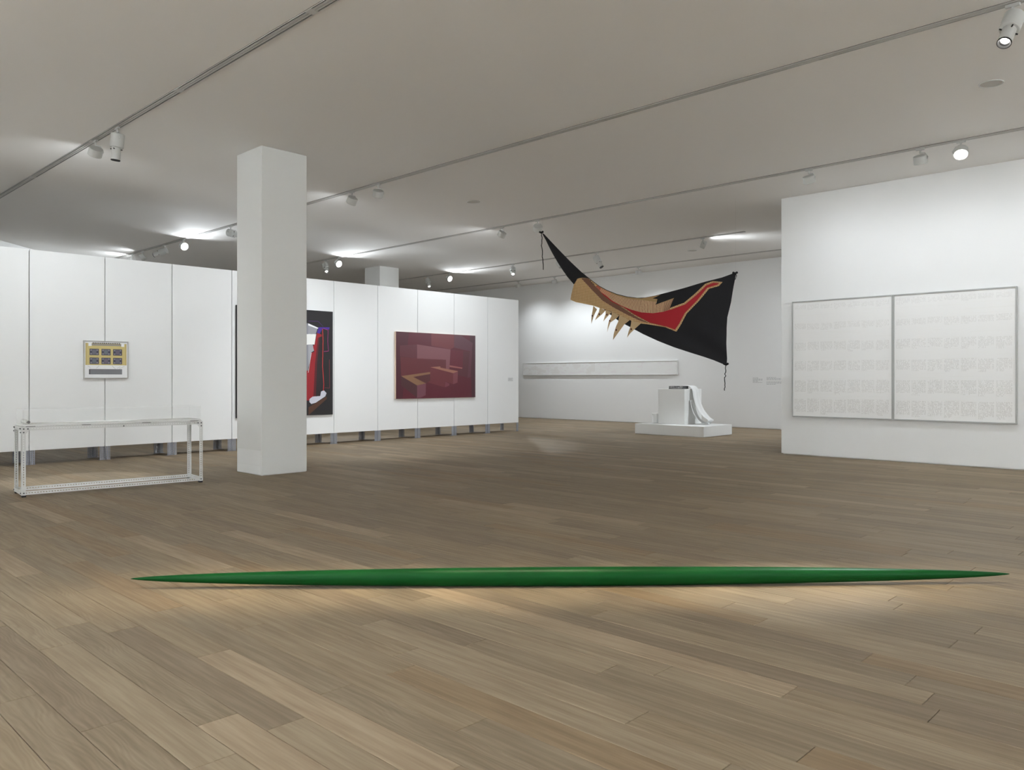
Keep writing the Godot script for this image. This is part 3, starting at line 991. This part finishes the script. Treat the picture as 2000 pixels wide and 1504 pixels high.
func build_banner() -> void:
	var origin := Vector3(12.555, 0.0, -11.182)
	var t := thing("hanging_textile", "black hanging textile with red and tan woven panel and pointed tongues", "textile", origin, -atan2(0.938, 0.3467))
	var st := begin()
	cloth_piece(st, pairs(CLOTH), 0.0, 0.10, Vector2.ZERO, Vector2.ONE)
	obj("black_cloth", st, M.black_cloth, t)
	# printed and woven panel: print and a painted fold shade are drawn in the panel's own flat coordinates
	var o := Vector2(0.60, 3.62)
	var sc := Vector2(1.0 / 3.24, -1.0 / 1.48)
	var iw := 1296
	var ih := 592
	var k := Vector2(iw / 3.24, -ih / 1.48)
	var img := Image.create(iw, ih, false, Image.FORMAT_RGB8)
	img.fill(Color("d8b888"))
	# open net weave
	for a in range(-ih, iw + ih, 13):
		stroke(img, Vector2(a, 0), Vector2(a + ih * 0.12, ih), 3.0, Color("946c40"))
	for b in range(-int(iw * 0.34), ih, 13):
		stroke(img, Vector2(0, b), Vector2(iw, b + iw * 0.16), 3.0, Color("9a7244"))
	fill_poly(img, pairs(BROWN, o, k), Color("7a5644"))  # shade of a cloth fold, painted into the panel colour
	# striped band
	var lowp := pairs(STRIPE_LOW, o, k)
	var topp := pairs(STRIPE_TOP, o, k)
	var up := PackedVector2Array(topp)
	up.append(Vector2(900, 0))
	up.append(Vector2(180, 0))
	fill_poly(img, up, Color("a4855c"))
	var band := PackedVector2Array(lowp)
	for i in topp.size(): band.append(topp[topp.size() - 1 - i])
	fill_poly(img, band, Color("dcbc92"))
	# dark border patches of the stepped edge
	var nst := 66
	for i in nst:
		var f := float(i) / (nst - 1) * (lowp.size() - 1)
		var j := mini(int(f), lowp.size() - 2)
		var a := lowp[j].lerp(lowp[j + 1], f - j)
		var b := topp[j].lerp(topp[j + 1], f - j)
		stroke(img, a, b, 4.6, Color("a83c30") if i < 18 else Color("74483a"))
	fill_poly(img, pairs(RED, o, k), Color("a8232b"))
	# pale outline down both sides of the red band
	var red := pairs(RED, o, k)
	for i in range(8, 20): stroke(img, red[i], red[i + 1], 5.0, Color("b28e62"))
	for i in range(20, 26): stroke(img, red[i], red[i + 1], 3.0, Color("8a5a40"))
	var sp := pairs(SPOTS, o, k)
	for i in range(6, 9): img.fill_rect(Rect2i(int(sp[i].x) - 4, int(sp[i].y) - 4, 8, 8), Color("3a2a22"))
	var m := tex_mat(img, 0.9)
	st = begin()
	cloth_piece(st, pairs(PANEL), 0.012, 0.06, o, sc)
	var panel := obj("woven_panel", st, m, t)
	panel.set_meta("label", "red and tan woven panel with striped band")
	var n := 0
	for tt: Array in TEETH:
		st = begin()
		cloth_piece(st, pairs(tt), 0.026, 0.05, o, sc)
		var tooth := obj("tongue", st, mat(Color("c8ab82"), 0.9), t)
		var c := Vector2(SPOTS[n * 2], SPOTS[n * 2 + 1])
		var dot := PackedVector2Array()
		for q in 10: dot.append(c + Vector2(cos(TAU * q / 10), sin(TAU * q / 10) * 1.3) * 0.016)
		st = begin()
		cloth_piece(st, dot, 0.029, 0.05, o, sc)
		obj("spot", st, mat(Color("5a2a22"), 0.9), tooth)
		n += 1
	# cords, knots and hanging wires
	var cords := [[Vector2(0.0, 4.555), Vector2(0.035, 3.76)], [Vector2(3.808, 1.72), Vector2(3.789, 1.222)]]
	var rng := RandomNumberGenerator.new()
	rng.seed = 9
	for c: Array in cords:
		var pts := []
		for i in 15:
			var q: Vector2 = c[0].lerp(c[1], i / 14.0)
			pts.append(Vector3(q.x + rng.randf_range(-0.012, 0.012) * (1 if i > 0 else 0), q.y, 0.03 + billow(q, 0).z))
		st = begin()
		tube(st, pts, 0.009, 6)
		obj("cord", st, M.cord, t)
	for c: Vector2 in [Vector2(-0.02, 4.57), Vector2(3.98, 3.492), Vector2(3.808, 1.735)]:
		st = begin()
		var z := billow(c, 0.0).z
		tube(st, [Vector3(c.x - 0.045, c.y + 0.01, z), Vector3(c.x, c.y - 0.012, z + 0.03), Vector3(c.x + 0.035, c.y + 0.012, z)], 0.022, 8)
		obj("knot", st, M.cord, t)
	st = begin()
	tube(st, [Vector3(3.985, 3.48, billow(Vector2(3.985, 3.48), 0).z), Vector3(4.01, 3.43, 0.03), Vector3(3.985, 3.36, 0.03)], 0.007, 6)
	obj("cord", st, M.cord, t)
	for c: Vector2 in [Vector2(0.0, 4.56), Vector2(3.985, 3.49)]:
		st = begin()
		var z := billow(c, 0.0).z
		tube(st, [Vector3(c.x, c.y, z), Vector3(c.x, CEIL, z)], 0.0005, 5)
		obj("wire", st, M.wire, t)

# ---------------------------------------------------------------- plinth group
func build_plinth() -> void:
	var t := thing("low_plinth", "low wide white plinth on the oak floor before the far wall", "plinth", Vector3(17.30, 0, -10.10))
	var st := begin()
	box(st, Vector3(0, 0.006, -2.04), Vector3(1.42, 0.267, 0.0), 0.003)
	obj("body", st, M.plinth, t)
	st = begin()
	box(st, Vector3(0.02, 0.0, -2.02), Vector3(1.40, 0.006, -0.02), 0.001)
	obj("recessed_base", st, M.plinth, t)
	st = begin()
	box(st, Vector3(17.755, 0.268, -11.72), Vector3(18.60, 1.187, -10.92), 0.004)
	tag(obj("pedestal", st, M.plinth, self), "tall white block pedestal standing on the low plinth", "pedestal")
	# round lidded tub
	t = thing("white_tub", "small round white tub with a lid, beside the pedestal", "tub", Vector3(17.93, 0.268, -11.90))
	var up := Transform3D(Basis(Vector3(1, 0, 0), -PI / 2), Vector3.ZERO)
	st = begin()
	lathe(st, [Vector2(0, 0), Vector2(0.105, 0), Vector2(0.112, 0.02), Vector2(0.118, 0.20), Vector2(0, 0.20)], 30, up)
	obj("body", st, M.white_fabric, t)
	st = begin()
	lathe(st, [Vector2(0.12, 0.20), Vector2(0.128, 0.203), Vector2(0.128, 0.255), Vector2(0.122, 0.262), Vector2(0, 0.262)], 30, up)
	obj("lid", st, M.plinth, t)
	# thin open box with grey and black print lying on the pedestal
	var img := Image.create(128, 48, false, Image.FORMAT_RGB8)
	img.fill(Color(0.75, 0.75, 0.75))
	var rng := RandomNumberGenerator.new()
	rng.seed = 31
	for k in 90:
		var g := rng.randf_range(0.08, 0.85)
		img.fill_rect(Rect2i(rng.randi() % 120, rng.randi() % 42, 4 + rng.randi() % 14, 3 + rng.randi() % 8), Color(g, g, g))
	t = thing("printed_box", "flat box with mottled black and grey print on the pedestal top", "box", Vector3(17.80, 1.188, -10.99), 0.06)
	st = begin()
	box(st, Vector3(0, 0, -0.42), Vector3(0.30, 0.012, 0.0), 0.002)
	obj("base", st, mat(Color(0.25, 0.25, 0.25), 0.6), t)
	st = begin()
	box(st, Vector3(0.005, 0.012, -0.415), Vector3(0.295, 0.075, -0.005), 0.002)
	obj("body", st, mat(Color(0.30, 0.30, 0.30), 0.6), t)
	st = begin()
	uv_quad(st, Vector3(0.004, 0.075, -0.41), Vector3(0.004, 0.075, -0.01), Vector3(0.004, 0.014, -0.01), Vector3(0.004, 0.014, -0.41), Vector3(-1, 0, 0))
	obj("printed_face", st, tex_mat(img, 0.6), t)
	st = begin()
	uv_quad(st, Vector3(0.01, 0.0765, -0.41), Vector3(0.29, 0.0765, -0.41), Vector3(0.29, 0.0765, -0.01), Vector3(0.01, 0.0765, -0.01), Vector3(0, 1, 0))
	obj("printed_lid", st, tex_mat(img, 0.6), t)
	# strip of white fabric spilling over the edge down to the plinth
	t = thing("white_fabric_strip", "long strip of white fabric spilling off the pedestal onto the plinth", "fabric")
	var main := [Vector3(18.16, 1.272, -11.38), Vector3(18.17, 1.276, -11.12), Vector3(18.17, 1.262, -10.95), Vector3(18.19, 1.17, -10.865), Vector3(18.20, 0.98, -10.835), Vector3(18.215, 0.78, -10.78), Vector3(18.24, 0.60, -10.69), Vector3(18.28, 0.46, -10.58), Vector3(18.32, 0.385, -10.49), Vector3(18.335, 0.345, -10.51), Vector3(18.33, 0.315, -10.58), Vector3(18.31, 0.308, -10.66)]
	ribbon(t, "strip", main, 0.30, 0.012)
	var under := [Vector3(18.06, 0.90, -10.895), Vector3(18.08, 0.72, -10.86), Vector3(18.10, 0.52, -10.79), Vector3(18.14, 0.38, -10.70), Vector3(18.19, 0.315, -10.60), Vector3(18.25, 0.295, -10.48)]
	ribbon(t, "folded_end", under, 0.18, 0.015)

func ribbon(t: Node3D, called: String, path: Array, width: float, wave: float) -> void:
	var curve := Curve3D.new()
	for i in path.size():
		var d: Vector3 = (path[mini(i + 1, path.size() - 1)] - path[maxi(i - 1, 0)]) / 6.0
		curve.add_point(path[i], -d, d)
	var n := 60
	var m := 14
	var L := curve.get_baked_length()
	var grid := []
	for i in n + 1:
		var p := curve.sample_baked(L * i / n, true)
		var q := curve.sample_baked(minf(L, L * i / n + 0.01), true) - curve.sample_baked(maxf(0.0, L * i / n - 0.01), true)
		var nn := Vector3(1, 0, 0).cross(q).normalized()
		var rowp := []
		for j in m + 1:
			var s := float(j) / m - 0.5
			var w := width * (0.9 + 0.25 * i / n)
			rowp.append(p + Vector3(1, 0, 0) * s * w + nn * wave * sin(s * 9.0 + i * 0.05) * smoothstep(0.1, 0.5, float(i) / n))
		grid.append(rowp)
	var st := begin()
	for i in n:
		for j in m:
			for idx: Array in [[0, 0, 1, 0, 1, 1], [0, 0, 1, 1, 0, 1]]:
				for e in 3:
					var a := i + int(idx[e * 2])
					var b := j + int(idx[e * 2 + 1])
					var du: Vector3 = grid[mini(a + 1, n)][b] - grid[maxi(a - 1, 0)][b]
					var dv: Vector3 = grid[a][mini(b + 1, m)] - grid[a][maxi(b - 1, 0)]
					st.set_normal(dv.cross(du).normalized())
					st.add_vertex(grid[a][b])
	obj(called, st, M.white_fabric, t)

# ---------------------------------------------------------------- vitrine
func build_vitrine() -> void:
	var at := Vector3(2.784, 0.0, -10.994)
	var L := 2.185
	var D := 0.50
	var H := 0.86
	var f := 0.045
	var e := 0.003
	var t := thing("display_table", "long white slotted-angle steel display table with a glass cover", "display case", at, -0.0907)
	var X := Vector3(1, 0, 0)
	var Y := Vector3.UP
	var Z := Vector3(0, 0, 1)
	var st: SurfaceTool
	# posts: two flanges each
	for cx in [0, 1]:
		for cz in [0, 1]:
			var sx := 1.0 if cx == 0 else -1.0
			var sz := -1.0 if cz == 0 else 1.0
			var c := Vector3(L * cx, 0.022, -D * cz)
			st = begin()
			slotted_plate(st, c, X * sx, Y, Z * -sz * -1.0, f, H - 0.024, e, 1, 28, 0.010, 0.016)
			slotted_plate(st, c, Z * sz, Y, X * sx, f, H - 0.024, e, 1, 28, 0.010, 0.016)
			var post := obj("post", st, M.frame_white, t)
			st = begin()
			box(st, c + Vector3(minf(0, sx * 0.05), -0.022, minf(0, sz * 0.05)), c + Vector3(maxf(0, sx * 0.05), 0.0, maxf(0, sz * 0.05)), 0.003)
			obj("foot_cap", st, M.black, post)
	# rails at the bottom and top
	for y in [0.028, H - f]:
		for cz in [0, 1]:
			var sz := -1.0 if cz == 0 else 1.0
			st = begin()
			slotted_plate(st, Vector3(0.004, y, -D * cz - sz * e * 1.2), X, Y, Z * sz, L - 0.008, f, e, 70, 1, 0.016, 0.010)
			slotted_plate(st, Vector3(0.004, y + (0.0 if y < 0.1 else f - e), -D * cz), X, Z * sz, Y, L - 0.008, f, e, 70, 1, 0.016, 0.010)
			obj("long_rail", st, M.frame_white, t)
		for cx in [0, 1]:
			var sx := 1.0 if cx == 0 else -1.0
			st = begin()
			slotted_plate(st, Vector3(L * cx - sx * e * 1.2, y, -0.004), -Z, Y, X * sx, D - 0.008, f, e, 16, 1, 0.016, 0.010)
			slotted_plate(st, Vector3(L * cx, y + (0.0 if y < 0.1 else f - e), -0.004), -Z, X * sx, Y, D - 0.008, f, e, 16, 1, 0.016, 0.010)
			obj("short_rail", st, M.frame_white, t)
	# corner plates and bolts on the front and on the near end
	st = begin()
	lathe(st, [Vector2(0.0, 0.006), Vector2(0.007, 0.005), Vector2(0.009, 0.0), Vector2(0.009, -0.004), Vector2(0.0, -0.004)], 12)
	var bolt := st.commit()
	for cx in [0, 1]:
		var sx := 1.0 if cx == 0 else -1.0
		st = begin()
		var tri_pts := [Vector3(L * cx, H - 0.002, 0.006), Vector3(L * cx + sx * 0.085, H - 0.002, 0.006), Vector3(L * cx + sx * 0.080, H - 0.045, 0.006), Vector3(L * cx + sx * 0.045, H - 0.085, 0.006), Vector3(L * cx, H - 0.09, 0.006)]
		for i in range(1, 4):
			tri(st, tri_pts[0], tri_pts[i], tri_pts[i + 1], Z)
			tri(st, tri_pts[0] - Z * 0.0025, tri_pts[i] - Z * 0.0025, tri_pts[i + 1] - Z * 0.0025, -Z)
		for i in 5:
			var a: Vector3 = tri_pts[i]
			var b: Vector3 = tri_pts[(i + 1) % 5]
			quad(st, a, b, b - Z * 0.0025, a - Z * 0.0025, (a + b) / 2.0 - Vector3(L * cx + sx * 0.03, H - 0.04, 0.005))
		obj("corner_plate", st, M.frame_white, t)
		for q: Vector2 in [Vector2(0.022, H - 0.024), Vector2(0.066, H - 0.024), Vector2(0.022, H - 0.066), Vector2(0.024, 0.05)]:
			put("bolt", bolt, M.bolt, t, Transform3D(Basis.IDENTITY, Vector3(L * cx + sx * q.x, q.y, 0.010 if q.y > 0.2 else 0.007)))
	put("bolt", bolt, M.bolt, t, Transform3D(Basis.IDENTITY, Vector3(L * 0.53, H - 0.03, 0.008)))
	for q: Vector2 in [Vector2(0.02, H - 0.02), Vector2(0.02, H - 0.066), Vector2(0.02, 0.05), Vector2(D - 0.02, H - 0.02), Vector2(D - 0.02, H - 0.066), Vector2(D - 0.02, 0.05), Vector2(0.06, H - 0.02), Vector2(D - 0.06, H - 0.02)]:
		put("bolt", bolt, M.bolt, t, Transform3D(Basis(Y, -PI / 2), Vector3(-0.008, q.y, -q.x)))
	# table top, on small dark packers
	for q: Vector2 in [Vector2(0.10, -0.03), Vector2(0.72, -0.03), Vector2(1.45, -0.03), Vector2(2.08, -0.03), Vector2(0.10, -0.46), Vector2(2.08, -0.46)]:
		st = begin()
		box(st, Vector3(q.x - 0.05, H, q.y - 0.02), Vector3(q.x + 0.05, H + 0.006, q.y + 0.02), 0.001)
		obj("packer", st, M.black, t)
	st = begin()
	box(st, Vector3(0.012, H + 0.006, -D + 0.012), Vector3(L - 0.012, H + 0.026, -0.012), 0.002)
	obj("table_top", st, M.plinth, t)
	# glass cover: four panes and a lid
	var g0 := H + 0.0265
	var g1 := 1.065
	for r: Array in [[Vector3(0.02, g0, -0.026), Vector3(L - 0.02, g1, -0.020)], [Vector3(0.02, g0, -D + 0.020), Vector3(L - 0.02, g1, -D + 0.026)], [Vector3(0.02, g0, -D + 0.027), Vector3(0.026, g1, -0.027)], [Vector3(L - 0.026, g0, -D + 0.027), Vector3(L - 0.02, g1, -0.027)]]:
		st = begin()
		box(st, r[0], r[1], 0.0008)
		obj("glass_pane", st, M.glass, t)
	st = begin()
	box(st, Vector3(0.02, g1 + 0.0005, -D + 0.02), Vector3(L - 0.02, g1 + 0.0065, -0.02), 0.0008)
	obj("glass_lid", st, M.glass, t)
	# unrolled paper scroll with its roll at one end
	var s := thing("paper_scroll", "white paper scroll partly unrolled under the glass cover", "scroll", at, -0.0907)
	st = begin()
	box(st, Vector3(0.085, g0 + 0.0005, -0.43), Vector3(2.12, g0 + 0.0025, -0.06), 0.0005)
	obj("sheet", st, M.paper, s)
	st = begin()
	lathe(st, [Vector2(0.019, 0.0), Vector2(0.026, 0.0), Vector2(0.027, 0.37), Vector2(0.019, 0.37), Vector2(0.019, 0.0)], 26, Transform3D(Basis.IDENTITY, Vector3(0.085, g0 + 0.0275, -0.43)))
	obj("roll", st, M.paper, s)

# ---------------------------------------------------------------- ceiling
func build_ceiling_fittings() -> void:
	var labels := ["lighting track above the glass-covered display table", "lighting track passing just beyond the free white pillar", "lighting track running before the wall with framed sheets", "lighting track that stops short above the low plinth", "lighting track closest to the far wall"]
	var spans := [[6.0, -21.2], [6.0, -25.4], [6.0, -30.0], [-8.99, -30.0], [6.0, -30.0]]
	for i in 5: track(TRACKS[i], spans[i][0], spans[i][1], labels[i])
	track(-0.29, 6.0, -17.0, "lighting track over the empty floor before the green spindle")
	track(-3.4, 6.0, -13.5, "added lighting track along the side wall, out of view, holding fill spotlights")  # unseen track, added to carry the side-wall fill lamps
	# flush round loudspeakers
	var discs := [[10.64, -2.39, "round flush loudspeaker in the ceiling, before the wall with framed sheets"], [10.67, -11.33, "round flush loudspeaker in the ceiling, between pillar and hanging textile"], [18.83, -11.34, "round flush loudspeaker in the ceiling, over the low plinth"]]
	for d: Array in discs:
		var t := thing("ceiling_loudspeaker", d[2], "loudspeaker", Vector3(d[0], CEIL, d[1]), 0.0, "round ceiling loudspeakers")
		var dn := Transform3D(Basis(Vector3(1, 0, 0), PI / 2), Vector3.ZERO)
		var st := begin()
		lathe(st, [Vector2(0.132, 0.0), Vector2(0.130, 0.008), Vector2(0.118, 0.010), Vector2(0.113, 0.004)], 40, dn)
		obj("ring", st, M.lamp_white, t)
		st = begin()
		lathe(st, [Vector2(0.113, 0.003), Vector2(0.0, 0.003)], 40, dn)
		obj("grille", st, M.speaker, t)
	var A: float = TRACKS[0]
	var B: float = TRACKS[1]
	var C: float = TRACKS[2]
	var D: float = TRACKS[3]
	var E: float = TRACKS[4]
	var to_part := Vector3(0.0, -1.25, -1.0)
	# lamps facing the partition
	drum_lamp(A, -12.34, to_part, "drum spotlight facing the partition, beside the projector over the display table", PART_E * 0.8, 1.6, 60.0)
	projector_lamp(A, -11.49, Vector3(-0.04, -1.0, -0.13), "long projector pointing straight down at the display table", 7.0, 16.0)
	drum_lamp(B, -12.29, to_part, "drum spotlight nearest the pillar, facing the dark painting", PART_E, 1.6, 60.0)
	drum_lamp(B, -11.49, Vector3(0.25, -1.0, -0.55), "tilted drum spotlight next to the one facing the dark painting", 6.0, 0.0)
	drum_lamp(C, -12.69, to_part, "drum spotlight facing the red painting", PART_E * 1.45, 1.6, 56.0)
	drum_lamp(C, -11.59, Vector3(0.55, -0.65, -0.6), "drum spotlight just above the tied corner of the hanging textile", 0.8, 0.0)
	# lamps facing the wall with the framed sheets
	for q: Array in [[-5.53, "drum spotlight facing the framed sheets, nearer the wall's free end"], [-3.82, "drum spotlight facing the framed sheets, beside a lit one turned the other way"], [-2.05, "drum spotlight facing the framed sheets, out of view beyond the lit one"], [-0.3, "drum spotlight facing the wall past the framed sheets"]]:
		drum_lamp(C, q[0], Vector3(1.0, -2.0, 0.0), q[1], RIGHT_E, 0.3, 70.0)
	drum_lamp(C, -3.27, Vector3(-0.62, -0.8, 0.15), "lit drum spotlight turned away from the framed sheets", 4.0, 0.0, 30.0)
	# projectors on the green spindle
	projector_lamp(B, -1.73, Vector3(5.3 - B, -4.76, -2.4 + 1.73), "long lit projector aimed at the green spindle", 13.0, 9.0, 0.8)
	for q: Array in [[-4.1, 2.3, -5.47, 0.8], [-3.85, 2.85, -4.93, 1.0], [-3.6, 3.4, -4.38, 1.0], [-3.35, 3.95, -3.83, 1.0], [-3.1, 4.6, -3.18, 1.0], [-2.85, 5.2, -2.58, 0.9], [-2.6, 5.75, -2.03, 0.8], [-2.35, 6.25, -1.53, 0.6]]:
		projector_lamp(A, q[0], Vector3(q[1] - A, -4.70, q[2] - q[0]), "long projector on the track directly over the green spindle", SPINDLE_E * q[3], 10.0, 1.0, Color(1.0, 0.94, 0.82))
	# floods added out of view to brighten the open floor before the spindle
	for q: Array in [[-0.29, -1.6, 0.5], [-0.29, -4.2, 1.0]]:
		drum_lamp(q[0], q[1], Vector3(0.25, -1.0, -0.1), "added unseen drum spotlight flooding the open floor before the spindle", FILL_FLOOD_E * q[2], 0.0, 62.0)
	# added fill: washers on the walls behind the viewer, bouncing light into the hall
	for q in [-0.29, 4.07, 8.485, 12.843]:
		drum_lamp(q, 4.1, Vector3(0.0, -0.9, 1.0), "added unseen fill spotlight washing the white wall across the hall from the partition", FILL_WASH_E * 0.86, 1.0, 62.0)
	for q in [2.0, -2.2, -6.4, -10.6]:
		drum_lamp(-3.4, q, Vector3(-1.0, -1.0, 0.0), "added unseen fill spotlight washing the white side wall", FILL_WASH_E * 1.1, 1.0, 62.0)
	# lamps added out of sight in the bay, brightening plinth and far wall
	drum_lamp(E, -6.6, Vector3(-0.35, -0.75, -0.9), "added drum spotlight hidden in the bay behind the framed sheets, brightening the plinth", BAY_FILL_E, 0.5, 55.0)
	drum_lamp(E, -2.5, Vector3(1.0, -1.2, -0.1), "added drum spotlight hidden in the bay behind the framed sheets, brightening the far wall", BAY_FILL_E * 0.35, 0.4, 60.0)
	# lamps beyond the partition
	drum_lamp(B, -19.53, Vector3(0.0, -0.42, 1.0), "bright drum spotlight beyond the partition, over the yellow picture's panels", 8.0, 1.7)
	drum_lamp(C, -19.30, Vector3(0.0, -0.42, 1.0), "bright drum spotlight beyond the partition, beside the hidden pillar", 8.0, 1.7)
	drum_lamp(D, -19.52, Vector3(0.0, -0.42, 1.0), "bright drum spotlight beyond the partition, above the red painting", 8.0, 1.7)
	drum_lamp(B, -22.85, Vector3(-0.55, -0.6, -1.0), "drum spotlight beyond the partition facing the slanting wall", 2.0, 1.2)
	drum_lamp(B, -22.10, Vector3(-0.85, -0.6, -0.5), "drum spotlight beyond the partition tilted towards the slanting wall", 2.0, 0.6)
	projector_lamp(B, -20.70, Vector3(-0.6, -0.35, -0.75), "long projector beyond the partition showing its black rim", 6.0)
	projector_lamp(B, -17.05, Vector3(0.35, -0.30, 1.0), "long projector beyond the partition, level, next to the pillar", 6.0)
	projector_lamp(C, -19.95, Vector3(-0.25, -0.7, 0.6), "small lit projector under the bright lamp beside the hidden pillar", 6.0)
	projector_lamp(D, -20.60, Vector3(-0.25, -0.75, 0.6), "small lit projector beyond the partition, next to the brightest lamp", 6.0)
	projector_lamp(D, -16.60, Vector3(-0.55, -0.60, 0.55), "lit projector hanging over the end of the partition", 6.0)
	projector_lamp(D, -13.40, Vector3(0.10, -1.0, 0.62), "long projector aimed at the low plinth, seen past the textile", 3.0, 10.0)
	projector_lamp(D, -14.75, Vector3(0.12, -1.0, 0.95), "long projector half hidden by the hanging textile", 2.5, 10.0)
	drum_lamp(D, -10.10, Vector3(0.85, -0.5, 1.0), "drum spotlight near the end of the track over the low plinth", 4.0, 0.5)
	# lamps facing the far wall
	for q: Array in [[-19.30, "drum spotlight facing the far wall, nearest the partition's end"], [-17.60, "drum spotlight facing the far wall, second from the partition's end"], [-16.33, "drum spotlight facing the far wall, partly behind the textile"], [-14.16, "drum spotlight facing the far wall, above the end of the long frame"]]:
		drum_lamp(E, q[0], Vector3(1.0, -4.6, 0.0), q[1], FAR_E, 0.0, 66.0)
